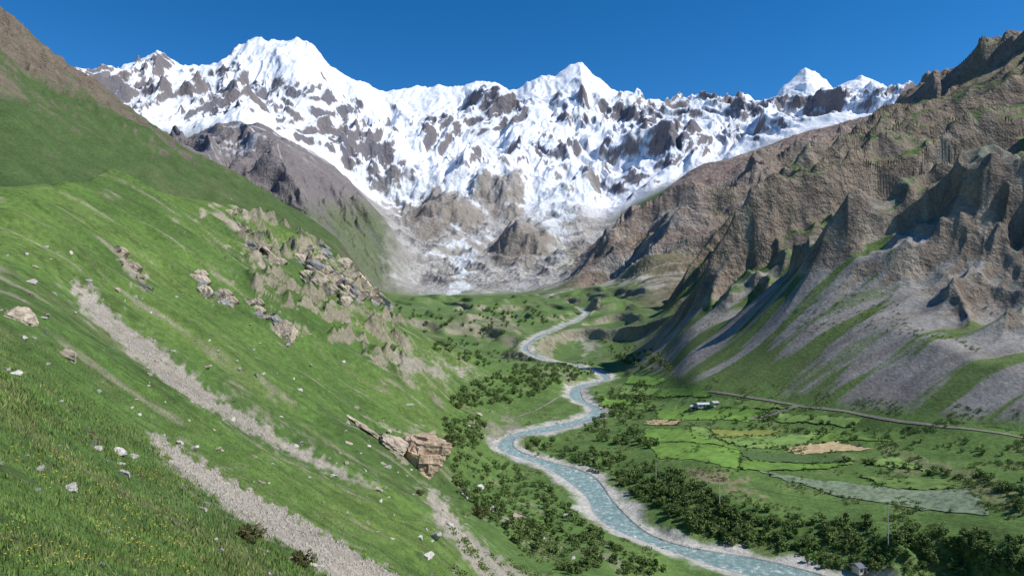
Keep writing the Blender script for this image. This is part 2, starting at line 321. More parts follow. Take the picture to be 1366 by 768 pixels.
# river banks
far=ss(Y,520,600)
gv=(1-ss(RD+n2*7-n4*1,2.4,7+far*2)); mix(gv*(Tg<11),c3(.44,.42,.375),.5); mix(gv*(RD<.6),c3(.28,.29,.27))
for s_,cc in (([(905,615),(950,628),(1045,655),(1035,665),(940,650)],c3(.28,.21,.14)),([(1100,610),(1200,600),(1330,640),(1366,660),(1366,690),(1250,640)],c3(.20,.20,.10)),([(640,560),(690,555),(700,575),(655,590)],c3(.24,.21,.17)),([(590,430),(680,418),(700,440),(640,450)],c3(.26,.24,.17)),([(640,680),(690,685),(700,700),(650,700)],c3(.33,.30,.25)),([(760,445),(795,452),(800,475),(775,470)],c3(.40,.37,.32))):
    mix(ss(sdp(s_,(1,10),16),-2,4)*.7*ss(n2+.3,.0,.3),cc,.4)
ROCK=blur_cols(blur_rows(ROCK,4),4)*np.clip(Y/900,.03,1)
# ------------------------------------------------------------------ materials
def newmat(name):
    m=bpy.data.materials.new(name); m.use_nodes=True; nt=m.node_tree; b=nt.nodes['Principled BSDF']; b.inputs['Specular IOR Level'].default_value=.2; return m,nt,b
def nd(nt,t,**k):
    n=nt.nodes.new(t)
    for a_,v in k.items(): setattr(n,a_,v)
    return n
def mathn(nt,op,a_,b_):
    n=nd(nt,'ShaderNodeMath',operation=op)
    for i,v in enumerate((a_,b_)):
        if isinstance(v,(int,float)): n.inputs[i].default_value=v
        else: nt.links.new(v,n.inputs[i])
    return n.outputs[0]
def noise(nt,scale,det=4,rough=.6,vec=None):
    n=nd(nt,'ShaderNodeTexNoise'); n.inputs['Scale'].default_value=scale; n.inputs['Detail'].default_value=det; n.inputs['Roughness'].default_value=rough
    if vec: nt.links.new(vec,n.inputs['Vector'])
    return n.outputs['Fac']
m,nt,b=newmat('terrain'); TER=m
geo=nd(nt,'ShaderNodeNewGeometry').outputs['Position']
at=nd(nt,'ShaderNodeAttribute',attribute_name='Col'); ar=nd(nt,'ShaderNodeAttribute',attribute_name='Rock')
na=noise(nt,5,5,.7,geo); nb_=noise(nt,.7,5,.65,geo); nc=noise(nt,.09,6,.65,geo); nd_=noise(nt,.012,7,.65,geo)
def rng_(v,lo,hi):
    n=nd(nt,'ShaderNodeMapRange'); n.inputs['From Min'].default_value=.3; n.inputs['From Max'].default_value=.7; n.inputs['To Min'].default_value=lo; n.inputs['To Max'].default_value=hi; nt.links.new(v,n.inputs['Value']); return n.outputs[0]
v=mathn(nt,'MULTIPLY',rng_(na,.55,1.45),rng_(nb_,.7,1.3)); v=mathn(nt,'MULTIPLY',v,rng_(nc,.8,1.2)); 
hs=nd(nt,'ShaderNodeVectorMath',operation='SCALE'); nt.links.new(at.outputs['Color'],hs.inputs[0]); nt.links.new(v,hs.inputs['Scale'])
nt.links.new(hs.outputs[0],b.inputs['Base Color']); b.inputs['Roughness'].default_value=.95
h=mathn(nt,'ADD',mathn(nt,'MULTIPLY',na,.10),mathn(nt,'MULTIPLY',nb_,.35))
hr=mathn(nt,'ADD',mathn(nt,'MULTIPLY',mathn(nt,'SUBTRACT',nc,.5),6.5),mathn(nt,'MULTIPLY',mathn(nt,'SUBTRACT',nd_,.5),50.))
h=mathn(nt,'ADD',h,mathn(nt,'MULTIPLY',hr,ar.outputs['Fac']))
bp=nd(nt,'ShaderNodeBump'); bp.inputs['Strength'].default_value=1.; bp.inputs['Distance'].default_value=1.; nt.links.new(h,bp.inputs['Height']); nt.links.new(bp.outputs[0],b.inputs['Normal'])
def simple(name,c,rough=.8,var=.35,scale=3.,bump=0.,obj=False):
    m,nt,b=newmat(name); g=nd(nt,'ShaderNodeTexCoord').outputs['Object'] if obj else nd(nt,'ShaderNodeNewGeometry').outputs['Position']
    n=noise(nt,scale,5,.65,g); mr=nd(nt,'ShaderNodeMapRange'); mr.inputs['From Min'].default_value=.3; mr.inputs['From Max'].default_value=.7; mr.inputs['To Min'].default_value=1-var; mr.inputs['To Max'].default_value=1+var; nt.links.new(n,mr.inputs['Value'])
    oi=nd(nt,'ShaderNodeObjectInfo'); mo=nd(nt,'ShaderNodeMapRange'); mo.inputs['To Min'].default_value=.75; mo.inputs['To Max'].default_value=1.25; nt.links.new(oi.outputs['Random'],mo.inputs['Value'])
    s=nd(nt,'ShaderNodeVectorMath',operation='SCALE'); s.inputs[0].default_value=c; nt.links.new(mathn(nt,'MULTIPLY',mr.outputs[0],mo.outputs[0]),s.inputs['Scale']); nt.links.new(s.outputs[0],b.inputs['Base Color']); b.inputs['Roughness'].default_value=rough
    if bump:
        bp=nd(nt,'ShaderNodeBump'); bp.inputs['Distance'].default_value=bump; nt.links.new(n,bp.inputs['Height']); nt.links.new(bp.outputs[0],b.inputs['Normal'])
    return m
# ------------------------------------------------------------------ mesh helpers
def mesh_np(name,V,Fc,mats,smooth=True,mi=None):
    me=bpy.data.meshes.new(name); V=np.asarray(V,np.float32); Fc=np.asarray(Fc,np.int32); k=Fc.shape[1]
    me.vertices.add(len(V)); me.vertices.foreach_set('co',V.ravel()); me.loops.add(Fc.size); me.loops.foreach_set('vertex_index',Fc.ravel())
    me.polygons.add(len(Fc)); me.polygons.foreach_set('loop_start',np.arange(0,Fc.size,k,dtype=np.int32))
    me.polygons.foreach_set('use_smooth',np.full(len(Fc),smooth))
    if mi is not None: me.polygons.foreach_set('material_index',np.asarray(mi,np.int32))
    for mm in mats: me.materials.append(mm)
    me.update(calc_edges=True); return me
def obj(name,me,label=None,cat=None,kind=None,group=None,parent=None):
    o=bpy.data.objects.new(name,me); coll.objects.link(o)
    if label: o['label']=label
    if cat: o['category']=cat
    if kind: o['kind']=kind
    if group: o['group']=group
    if parent: o.parent=parent
    return o
idx=np.arange(R*C).reshape(R,C)
Fc=np.stack([idx[:-1,:-1],idx[:-1,1:],idx[1:,1:],idx[1:,:-1]],-1).reshape(-1,4)
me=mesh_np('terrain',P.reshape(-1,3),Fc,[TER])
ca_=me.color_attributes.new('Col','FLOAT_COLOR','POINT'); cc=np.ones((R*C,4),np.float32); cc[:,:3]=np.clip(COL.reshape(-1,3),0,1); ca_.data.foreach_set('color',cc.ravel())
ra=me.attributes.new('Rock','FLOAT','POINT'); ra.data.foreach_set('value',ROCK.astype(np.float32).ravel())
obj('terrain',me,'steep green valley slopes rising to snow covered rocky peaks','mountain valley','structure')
# river
m,nt,b=newmat('river_water'); g=nd(nt,'ShaderNodeNewGeometry').outputs['Position']
n=noise(nt,.55,6,.7,g); cr_=nd(nt,'ShaderNodeValToRGB'); e=cr_.color_ramp.elements; e[0].position=.42;e[0].color=(.17,.265,.25,1);e[1].position=.68;e[1].color=(.74,.78,.76,1); x_=e.new(.56); x_.color=(.29,.385,.365,1); nt.links.new(n,cr_.inputs[0]); nt.links.new(cr_.outputs[0],b.inputs['Base Color']); b.inputs['Roughness'].default_value=.35; b.inputs['Specular IOR Level'].default_value=.3
bp=nd(nt,'ShaderNodeBump'); bp.inputs['Distance'].default_value=.35; nt.links.new(noise(nt,1.3,5,.7,g),bp.inputs['Height']); nt.links.new(bp.outputs[0],b.inputs['Normal'])
tn=np.gradient(rc[:,:2],axis=0); tn/=np.linalg.norm(tn,axis=1,keepdims=True); nn=np.stack([-tn[:,1],tn[:,0]],1)
K=9; V=[]
for j in range(K):
    f=(j/(K-1)-.5)*2; V.append(np.concatenate([rc[:,:2]+nn*(RW*(1.12)*f)[:,None],rc[:,2:]-.25],1))
V=np.stack(V,1); n_=len(rc); ii=np.arange(n_*K).reshape(n_,K)
Fr=np.stack([ii[:-1,:-1],ii[:-1,1:],ii[1:,1:],ii[1:,:-1]],-1).reshape(-1,4)
obj('river',mesh_np('river',V.reshape(-1,3),Fr,[m]),'milky turquoise mountain river winding between gravel banks','river','structure')
EDG=[]
def drape(name,q,mat,label,cat,n=18,off=.18):
    c=[place(px,py) for px,py in q]; V=[]
    for i in range(4):
        a_,b_=c[i],c[(i+1)%4]
        for f in np.arange(0,1,.06): EDG.append(a_.lerp(b_,f+random.uniform(-.02,.02)))
    for i in range(n):
        for j in range(n):
            a_=i/(n-1);b_=j/(n-1); w=c[0]*(1-a_)*(1-b_)+c[1]*a_*(1-b_)+c[2]*a_*b_+c[3]*(1-a_)*b_
            ed=1.0 if (i in (0,n-1) or j in (0,n-1)) else 0.
            x=w.x+ed*random.uniform(-.9,.9); y=w.y+ed*random.uniform(-1.2,1.2)
            V.append((x,y,H(x,y)+off))
    ii=np.arange(n*n).reshape(n,n); Fq=np.stack([ii[:-1,:-1],ii[1:,:-1],ii[1:,1:],ii[:-1,1:]],-1).reshape(-1,4)
    return obj(name,mesh_np(name,V,Fq,[mat]),label,cat,'structure')
fg=simple('field_green',(.15,.265,.05),.9,.35,.3); fy=simple('field_yellow',(.29,.32,.08),.9,.3,.4); ft=simple('field_tan',(.42,.32,.175),.9,.3,.4); fd=simple('field_dark',(.08,.135,.045),.9,.5,1.2); fsil=simple('field_silver',(.21,.265,.165),.9,.5,.6); fl=simple('field_light',(.17,.26,.07),.9,.35,.3)
FLD=[([(948,573),(955,583),(1030,580),(1042,574)],fy,'yellow green crop field in the valley'),([(1048,597),(1060,606),(1165,598),(1115,589)],ft,'tan harvested field among green crops'),
([(862,590),(880,612),(985,628),(990,602)],fg,'bright green crop field beside the riverside trees'),([(1000,586),(995,598),(1075,592),(1100,575)],fl,'light green meadow plot in the valley'),
([(1012,628),(1120,662),(1320,686),(1290,652)],fsil,'silvery green dense plantation field'),([(850,532),(846,546),(925,546),(935,531)],fl,'small green plot in the valley'),
([(875,548),(880,562),(1000,562),(1030,548)],fg,'bright green crop field in the valley'),([(862,561),(860,566),(905,566),(910,561)],ft,'bare tan plot at a field edge'),
([(985,600),(1000,613),(1150,616),(1060,606)],fd,'dark green potato plot'),([(1150,614),(1175,622),(1240,628),(1200,610)],fl,'dry pale green plot among fields'),
([(920,568),(925,585),(948,588),(945,572)],fl,'narrow light green plot'),([(860,572),(862,588),(985,600),(925,574)],fg,'bright green meadow plot'),([(955,584),(990,596),(1040,584),(1030,581)],fl,'light green plot with low crops'),
([(830,515),(825,526),(870,528),(880,518)],fl,'pale green plot by the river'),([(1105,576),(1085,592),(1120,586),(1200,588)],fg,'green meadow plot below the road'),([(940,532),(935,545),(1005,546),(1060,545)],fl,'light green plot beside the road'),
([(885,518),(875,529),(935,530),(950,528)],fg,'bright green plot near the valley bend'),([(990,614),(985,626),(1110,624),(1135,618)],fg,'bright green plot below a dark one'),([(1150,636),(1180,650),(1300,650),(1270,638)],fl,'pale green plot at the terrace edge'),([(840,500),(835,511),(870,515),(890,506)],fg,'small bright green plot under the scree'),([(1040,552),(1035,562),(1130,570),(1150,560)],fl,'light green plot below the road'),([(805,530),(800,542),(840,545),(846,532)],fg,'bright green plot beside the river trees')]
for i,(q,mt,lb) in enumerate(FLD): drape('crop_field',q,mt,lb,'field',off=.18+.012*i)
dirt=simple('dirt',(.30,.27,.22),.95,.3,1.)
def strip(name,pts,wd,label,cat,off=.25):
    c=[place(*p) for p in pts]; c=np.array([tuple(v) for v in c]); s=np.concatenate([[0],np.cumsum(np.linalg.norm(np.diff(c[:,:2],axis=0),axis=1))]); sd=np.arange(0,s[-1],2.5)
    q=np.stack([pchip(s,c[:,0],sd),pchip(s,c[:,1],sd)],1); t_=np.gradient(q,axis=0); t_/=np.linalg.norm(t_,axis=1,keepdims=True); n_=np.stack([-t_[:,1],t_[:,0]],1)
    V=[]
    for i in range(len(q)):
        for f in (-1,0,1):
            x,y=q[i]+n_[i]*wd*f/2; V.append((x,y,H(x,y)+off))
    ii=np.arange(len(V)).reshape(-1,3); Fq=np.stack([ii[:-1,:-1],ii[:-1,1:],ii[1:,1:],ii[1:,:-1]],-1).reshape(-1,4)
    return obj(name,mesh_np(name,V,Fq,[dirt]),label,cat,'structure')
strip('dirt_road',[(935,522),(1000,530),(1060,540),(1130,549),(1200,562),(1290,572),(1380,586)],1.2,'narrow pale dirt road along the foot of the scree','road')
strip('dirt_path',[(1000,558),(1030,552),(1065,541)],2.2,'short pale dirt track joining the valley road','path')
strip('dirt_path',[(690,556),(720,545),(745,530)],1.2,'faint dirt path above the river bank','path')
# ------------------------------------------------------------------ rocks
import bmesh
from mathutils import noise as mn
def rock_mesh(name,seed,mat,flat=.7,lo=.35,hi=.7,npl=10,nz=1.,sub=5):
    r=random.Random(seed); bm=bmesh.new(); bmesh.ops.create_icosphere(bm,subdivisions=sub,radius=1)
    pl=[]
    for i in range(npl):
        v=Vector((r.gauss(0,1),r.gauss(0,1),r.gauss(0,1))).normalized(); pl.append((v,r.uniform(lo,hi)))
    for v in bm.verts:
        p=v.co.copy()
        for n_,k in pl:
            dd=p.dot(n_)-k
            if dd>0: p-=n_*dd
        st=Vector((p.x*1.3+seed,p.y*1.3,p.z*3.2))
        p*=1+nz*(.10*mn.noise(p*2.+Vector((seed,0,0)))+.16*abs(mn.noise(st*1.6))+.05*mn.noise(p*13))
        p.z*=flat; v.co=p
    me=bpy.data.meshes.new(name); bm.to_mesh(me); bm.free(); me.materials.append(mat); return me
def block_mesh(name,seed,mat):
    # fractured angular block: subdivided box with stepped fracture planes
    bm=bmesh.new(); bmesh.ops.create_cube(bm,size=1.7); bmesh.ops.subdivide_edges(bm,edges=bm.edges[:],cuts=30,use_grid_fill=True)
    r=random.Random(seed); pl=[]
    for i in range(7):
        v=Vector((r.gauss(0,1),r.gauss(0,1),r.gauss(0,.7)+.2)).normalized(); pl.append((v,r.uniform(.62,.95)))
    for v in bm.verts:
        p=v.co.copy()
        for n_,k in pl:
            dd=p.dot(n_)-k
            if dd>0: p-=n_*dd
        c=mn.cell(Vector((p.x*2.2+seed,p.y*2.2,p.z*2.8))); 
        p*=1+.09*(c-.5)+.12*mn.noise(p*1.6)+.05*mn.noise(p*6)+.02*mn.noise(p*16)
        v.co=p
    me=bpy.data.meshes.new(name); bm.to_mesh(me); bm.free(); me.materials.append(mat); return me
rw=simple('rock_white',(.52,.49,.44),.9,.3,2.,.12,True); rt=simple('rock_tan',(.40,.33,.25),.9,.5,2.5,.3,True); ro=simple('rock_ochre',(.42,.31,.215),.9,.5,2.2,.35,True); rg=simple('rock_grey',(.26,.25,.235),.9,.4,3.,.15,True); rd=simple('rock_dark',(.13,.095,.075),.9,.4,3.,.15,True)
RM={k:[rock_mesh('boulder_'+k,i*7+j+1,mt,.6+.15*j) for j in range(4)] for i,(k,mt) in enumerate((('white',rw),('tan',rt),('grey',rg),('dark',rd)))}
def rock(px,py,wpx,k,label,asp=.7,sink=.25,name='boulder',rot=None,group=None,cat='rock',dep=None,up=False,me=None,tilt=0):
    p=place(px,py); s=wpx/F*p.y/2*1.25
    o=obj(name,me or random.choice(RM[k]),label,cat,None,group); o.location=(p.x,p.y,p.z+s*asp*(.45-sink)); o.scale=(s,s*(dep or random.uniform(.75,1.)),s*asp); o.rotation_euler=(0,tilt if up else random.uniform(.0,.5),rot if rot is not None else random.uniform(0,6.28))
    if not up: o.rotation_euler[0]=random.uniform(-.3,.3)
    return o
BK=block_mesh('cliff_block',61,ro); BK2=rock_mesh('boulder_tan',65,rt,1.,.38,.62,7)
rock(15,420,48,'tan','large pale tan boulder on the grassy slope',.7,.8,rot=.2,up=True,me=BK2,tilt=.35); rock(78,464,66,'tan','long flat tan boulder lying on grass',.42,.95,rot=0,up=True,me=RM['tan'][1],tilt=.5); rock(112,574,44,'dark','dark red brown slab half buried in grass',.5,.8,rot=.5,up=True,tilt=.5)
rock(94,654,24,'white','white stone lying on the grassy slope',.7,up=True)
rock(558,612,56,'tan','big angular ochre cliff block set in the slope',.95,.45,rot=.55,up=True,me=BK,tilt=.18,dep=1.1)
for x,y,w_,a_,k,lb in ((524,592,54,.6,'tan','low tan rock ledge in the grass'),(500,576,44,.5,'tan','low tan rock ledge in the grass'),(476,560,32,.5,'tan','small tan ledge in the grass'),(545,588,44,.6,'tan','broken tan rock beside the cliff block')):
    rock(x,y,w_,k,lb,a_,.75,rot=.3,up=True,tilt=.5)
rock(375,448,36,'tan','tan rock outcrop on the green slope',1.3,.65,up=True)
for i in range(190):
    pth=random.choice([((300,268),(365,352)),((300,268),(365,352)),((398,338),(515,410)),((398,338),(515,410)),((398,338),(515,410)),((150,325),(195,385)),((255,365),(300,405)),((330,395),(390,450)),((400,360),(470,400)),((430,335),(515,400))]); f=random.random()
    x=pth[0][0]+f*(pth[1][0]-pth[0][0])+random.gauss(0,5); y=pth[0][1]+f*(pth[1][1]-pth[0][1])+random.gauss(0,4)
    rock(x,y,random.uniform(8,30),random.choice(['tan','tan','tan','tan','grey']),'rugged tan rock outcrop on the slope shoulder',random.uniform(.6,1.2),.9,group='rock outcrops on the green slope',rot=random.uniform(-.2,.3),dep=.6,name='rock_outcrop',up=True,tilt=random.uniform(.4,.7))
WH=[(40,378,14),(32,452,12),(155,388,10),(52,628,16),(50,655,10),(160,606,20),(168,634,16),(178,610,12),(258,600,14),(275,490,12),(232,699,14),(270,680,12),(445,636,11),(390,750,14),(426,758,12),(412,745,10),(570,744,16),(580,718,22),(286,722,12),(292,735,10),(240,592,12),(40,395,10),(72,392,9),(130,600,14),(160,620,12),(310,560,9),(340,610,8),(200,500,9),(230,470,8),(350,500,7),(400,520,7),(505,655,12),(620,662,16),(600,700,12),(648,740,12),(720,718,12),(765,745,8),(755,690,12),(690,690,18),(660,682,20),(640,650,12),(20,500,14),(35,340,8),(60,330,7),(230,355,6),(300,345,7)]
for x,y,w_ in WH: rock(x,y,w_,random.choice(['white','white','white','tan']),'pale stone scattered on the grassy slope',.65,group='stones scattered on the slope',name='stone')
ns=0
while ns<245:
    x=random.uniform(0,640); y=random.uniform(430 if x>300 else 330,767)
    if y< 300+x*.35: continue
    ns+=1
    rock(x,y,random.choice([3,4,5,5,6,8,10]),random.choice(['white','white','white','grey','tan']),'small pale stone lying in the grass',.65,group='stones scattered on the slope',name='stone')
for i in range(40):
    k=random.randrange(5,110); sg=random.choice([-1,1]); q=rc[k,:2]+nn[k]*(RW[k]+random.uniform(-.6,3))*sg
    s=random.uniform(.25,.7); o=obj('boulder',random.choice(RM[random.choice(['white','grey'])]),'rounded grey boulder on the gravel river bank','rock',None,'boulders along the river'); o.location=(q[0],q[1],H(*q)+s*.15); o.scale=(s,s,s*.7); o.rotation_euler=(0,0,random.uniform(0,6))
def scatter(n,mask):
    w=mask[:-1,:-1]; ids=np.flatnonzero(w.ravel()>rng.random(w.size)); ids=rng.choice(ids,min(n,len(ids)),replace=len(ids)<n) if len(ids) else ids
    r,c=np.divmod(ids,C-1); a_=rng.random(len(ids))[:,None]; b_=rng.random(len(ids))[:,None]
    return (P[r,c]*(1-a_)*(1-b_)+P[r+1,c]*a_*(1-b_)+P[r,c+1]*(1-a_)*b_+P[r+1,c+1]*a_*b_)
inf=(PXg>-60)&(PXg<1430)&(PY<800)
stre=np.maximum.reduce([sdp(s_,(0,6.2),14) for s_ in (S1,S2,S3)])+n2*5
pts=scatter(16000,(inf&(stre+n4*10>1)&(Tg<5)).astype(float))
tet=np.array([(1,0,-.3),(-.5,.87,-.3),(-.5,-.87,-.3),(0,0,.8)]); tf=np.array([(0,1,3),(1,2,3),(2,0,3)])
def instmesh(pts,base,faces,scale,rot=True):
    n=len(pts); a_=rng.random(n)*6.28; c_,s_=np.cos(a_),np.sin(a_); B=base[None]*scale[:,None,None]
    V=np.stack([B[...,0]*c_[:,None]-B[...,1]*s_[:,None],B[...,0]*s_[:,None]+B[...,1]*c_[:,None],B[...,2]],-1)+pts[:,None,:]
    Fa=(faces[None]+(np.arange(n)*len(base))[:,None,None]).reshape(-1,faces.shape[1]); return V.reshape(-1,3),Fa
scl=(rng.random(len(pts))**3*.16+.018)*np.clip(pts[:,1]/40,.4,1.6)
V,Fa=instmesh(pts,tet,tf,scl); obj('gravel',mesh_np('gravel',V,Fa,[simple('gravel',(.42,.38,.32),.95,.5,6.)],False),'loose tan grey scree gravel in strips on the slope','gravel','stuff')
# grass
gm=(inf&(Tg>.5)&(Tg<3.6)&(PXg<600)&(stre+n4*10<2)).astype(float)
for nm,n0,cc_,thr in (('grass',90000,(.13,.20,.048),-.25),('dry_grass',20000,(.27,.25,.105),.1)):
    pts=scatter(n0,gm*(n4+n2*.8>thr)); n=len(pts)
    hh=(rng.random(n)**1.7*.09+.025)*np.clip(pts[:,1]/14,.6,2.2); wd=hh*.14; an=rng.random(n)*6.28; ln=hh*rng.normal(0,.6,n); la=rng.random(n)*6.28
    V=np.zeros((n,3,3)); V[:,0]=pts+np.stack([np.cos(an)*wd,np.sin(an)*wd,-.01+0*wd],1); V[:,1]=pts-np.stack([np.cos(an)*wd,np.sin(an)*wd,.01+0*wd],1); V[:,2]=pts+np.stack([np.cos(la)*ln,np.sin(la)*ln,hh],1)
    obj(nm,mesh_np(nm,V.reshape(-1,3),np.arange(3*n).reshape(-1,3),[simple(nm,cc_,.9,.5,1.2)],False),'short alpine grass covering the slope','grass','stuff')
pts=scatter(260,gm*(PY>600)*(PXg<260)*(n2>.0)); pts[:,2]+=.08
V,Fa=instmesh(pts,tet*np.array([1,1,.4]),tf,.0014*pts[:,1]+.003); obj('wildflowers',mesh_np('wildflowers',V,Fa,[simple('flower',(.75,.58,.06),.8,.1)],False),'tiny yellow wildflowers in the grass','flowers','stuff')
# ------------------------------------------------------------------ trees
bark=simple('bark',(.12,.09,.06),.9,.3,4.); leaf=simple('leaves',(.12,.18,.052),.85,.5,.9); leaf2=simple('leaves_light',(.19,.255,.08),.85,.45,.9)
def tube(p0,p1,r0,r1,n=6):
    p0=np.array(p0,float);p1=np.array(p1,float); ax=p1-p0; ax/=np.linalg.norm(ax); u=np.cross(ax,[.3,.9,.1]); u/=np.linalg.norm(u); v=np.cross(ax,u)
    V=[];
    for p,r in ((p0,r0),(p1,r1)):
        for i in range(n):
            a_=i/n*6.283; V.append(p+(u*math.cos(a_)+v*math.sin(a_))*r)
    return np.array(V),[(i,(i+1)%n,n+(i+1)%n,n+i) for i in range(n)]
def tree_parts(seed,h=1.,w=.42,trunk=.25,ncl=42,lpc=16,ls=.05):
    g=np.random.default_rng(seed); V=[];Fq=[];o=0
    def ad(a_,f_):
        nonlocal o
        V.append(a_);Fq.extend([tuple(i+o for i in q) for q in f_]); o+=len(a_)
    ad(*tube((0,0,-.05),(.02,.01,.45*h),.03,.018)); ad(*tube((.02,.01,.45*h),(0,.03,.85*h),.018,.006))
    for i in range(6):
        a_=g.random()*6.28; z0=g.uniform(trunk,.6)*h; ad(*tube((.01,.01,z0),(math.cos(a_)*w*.6,math.sin(a_)*w*.6,z0+.22*h),.012,.004,5))
    TV,TF=np.concatenate(V),np.array(Fq)
    LV=[]
    for i in range(ncl):
        d=g.normal(size=3); d/=np.linalg.norm(d); r=g.random()**.35
        lob=1+.35*math.sin(3*math.atan2(d[1],d[0])+seed)
        c=np.array([d[0]*w*r*lob,d[1]*w*r*lob,trunk*h+(h*(1-trunk))*(.5+.48*d[2]*r)])
        cr2=g.uniform(.06,.12)*h
        for j in range(lpc):
            e=c+g.normal(size=3)*cr2*.6; a_=g.normal(size=3); a_/=np.linalg.norm(a_); b2=np.cross(a_,g.normal(size=3)); b2/=np.linalg.norm(b2); s_=ls*g.uniform(.6,1.4)
            LV.append([e-a_*s_-b2*s_*.6,e+a_*s_-b2*s_*.6,e+a_*s_+b2*s_*.6,e-a_*s_+b2*s_*.6])
    LV=np.array(LV).reshape(-1,3); return TV,TF,LV,np.arange(len(LV)).reshape(-1,4)
VAR=[]
for sd_ in range(6):
    w_=[.42,.5,.36,.55,.22,.45][sd_]; TV,TF,LV,LF=tree_parts(sd_+3,w=w_,trunk=[.2,.12,.25,.08,.12,.15][sd_])
    lm=leaf if sd_%2==0 else leaf2
    VAR.append((mesh_np('trunk',TV,TF,[bark]),mesh_np('crown',LV,LF,[lm],False)))
FO=[([(700,590),(740,588),(830,610),(900,630),(960,660),(1010,700),(1000,735),(930,712),(850,665),(820,640),(760,612),(705,608)],400,(1.,3.2)),
([(620,515),(680,490),(790,483),(795,500),(740,515),(700,535),(640,545),(600,540)],320,(1.4,3.4)),
([(770,560),(800,520),(860,510),(880,540),(850,570),(890,600),(800,590)],170,(1.3,3.4)),
([(590,600),(660,610),(730,650),(780,700),(830,735),(900,767),(760,767),(700,740),(640,690),(610,660)],520,(.6,2.6)),
([(860,640),(960,665),(1060,690),(1200,700),(1366,720),(1366,767),(1100,760),(1000,720),(900,680)],500,(.7,2.6)),
([(1070,605),(1366,640),(1366,690),(1320,650)],60,(1.2,2.4)),([(850,560),(1000,540),(1200,575),(1366,600),(1366,615),(1150,590),(950,575)],70,(.8,2.)),
([(520,408),(600,412),(700,402),(760,430),(700,440),(600,460),(560,440)],90,(3,5)),([(800,450),(880,470),(900,500),(830,490)],70,(2.,4.)),([(590,560),(650,560),(640,600),(600,600)],90,(1.2,3)),([(560,440),(690,470),(740,480),(640,490),(580,470)],60,(2,4))]
def inpoly(x,y,pl):
    r=False
    for i in range(len(pl)):
        a_,b_=pl[i],pl[i-1]
        if (a_[1]>y)!=(b_[1]>y) and x<(b_[0]-a_[0])*(y-a_[1])/(b_[1]-a_[1])+a_[0]: r=not r
    return r
RDf=lambda x,y: float(np.min(np.hypot(rc[:,0]-x,rc[:,1]-y)-RW))
tr=[]
for pl,n_,(s0,s1) in FO:
    xs_=[p[0] for p in pl];ys_=[p[1] for p in pl];k=0;g=0
    while k<n_ and g<n_*20:
        g+=1; x=random.uniform(min(xs_),max(xs_)); y=random.uniform(min(ys_),max(ys_))
        if not inpoly(x,y,pl): continue
        p=place(x,y,1.)
        if RDf(p.x,p.y)<2.5: continue
        hh_=s0+(s1-s0)*random.random()**1.4; tr.append((hh_/p.y,p,hh_)); k+=1
for e_ in EDG:
    if random.random()<.22: 
        hh_=random.uniform(.4,1.2); tr.append((hh_/e_.y,Vector((e_.x,e_.y,H(e_.x,e_.y))),hh_))
tr.sort(key=lambda q:-q[0])
LB=['dark green broadleaf tree on the valley floor','rounded bushy tree near the river']
for i,(a_,p,h_) in enumerate(tr[:290]):
    v=random.randrange(6); rz=random.uniform(0,6.28); sc=(h_*random.uniform(.8,1.3),h_*random.uniform(.8,1.3),h_)
    o=obj('tree',None,LB[v%2],'tree',None,'trees along the river'); o.empty_display_size=.5
    obj('trunk',VAR[v][0],parent=o); obj('crown',VAR[v][1],parent=o)
    o.location=p; o.scale=sc; o.rotation_euler=(0,0,rz)
rest=tr[290:]
if rest:
    for q_,(mm_,nm) in enumerate(((leaf,'woodland'),(leaf2,'woodland'))):
        TV,TF,LV,LF=tree_parts(77+q_,w=.48,trunk=.1,ncl=24,lpc=10,ls=.075); rs=rest[q_::2]
        V,Fa=instmesh(np.array([tuple(p) for _,p,_ in rs]),LV,LF,np.array([h_ for _,_,h_ in rs]))
        obj(nm,mesh_np(nm,V,Fa,[mm_],False),'distant green scrub woodland along the valley','trees','stuff')
TV,TF,LV,LF=tree_parts(99,w=.6,trunk=.0,ncl=10,lpc=8,ls=.1)
sm=((inf&(Tg>6.9)&(Tg<9.)&(PXg>880)&(NZ>.74)).astype(float)*(f2>.05)+(inf&(Tg>1.3)&(Tg<6.2)&(PXg>600)&(RD>6)).astype(float)*(n2>.15))*.5
pts=scatter(4500,sm); V,Fa=instmesh(pts,LV,LF,rng.uniform(.35,1.1,len(pts)))
obj('scrub',mesh_np('scrub',V,Fa,[leaf2],False),'low green scrub dotted over slopes and terraces','bushes','stuff')
shr=simple('shrub_olive',(.11,.10,.037),.9,.5,2.)
sme=mesh_np('shrub',*((lambda q:(q[2],q[3]))(tree_parts(55,w=.7,trunk=0,ncl=60,lpc=24,ls=.035))),[shr],False)
for x,y,w_ in ((332,722,44),(402,755,40),(640,690,26),(560,660,14),(600,590,20),(610,545,16)):
    p=place(x,y); s_=w_/F*p.y*.7; o=obj('shrub',sme,'low olive brown shrub in the grass','bush',None,'shrubs on the slope'); o.location=p; o.scale=(s_,s_,s_*.75)
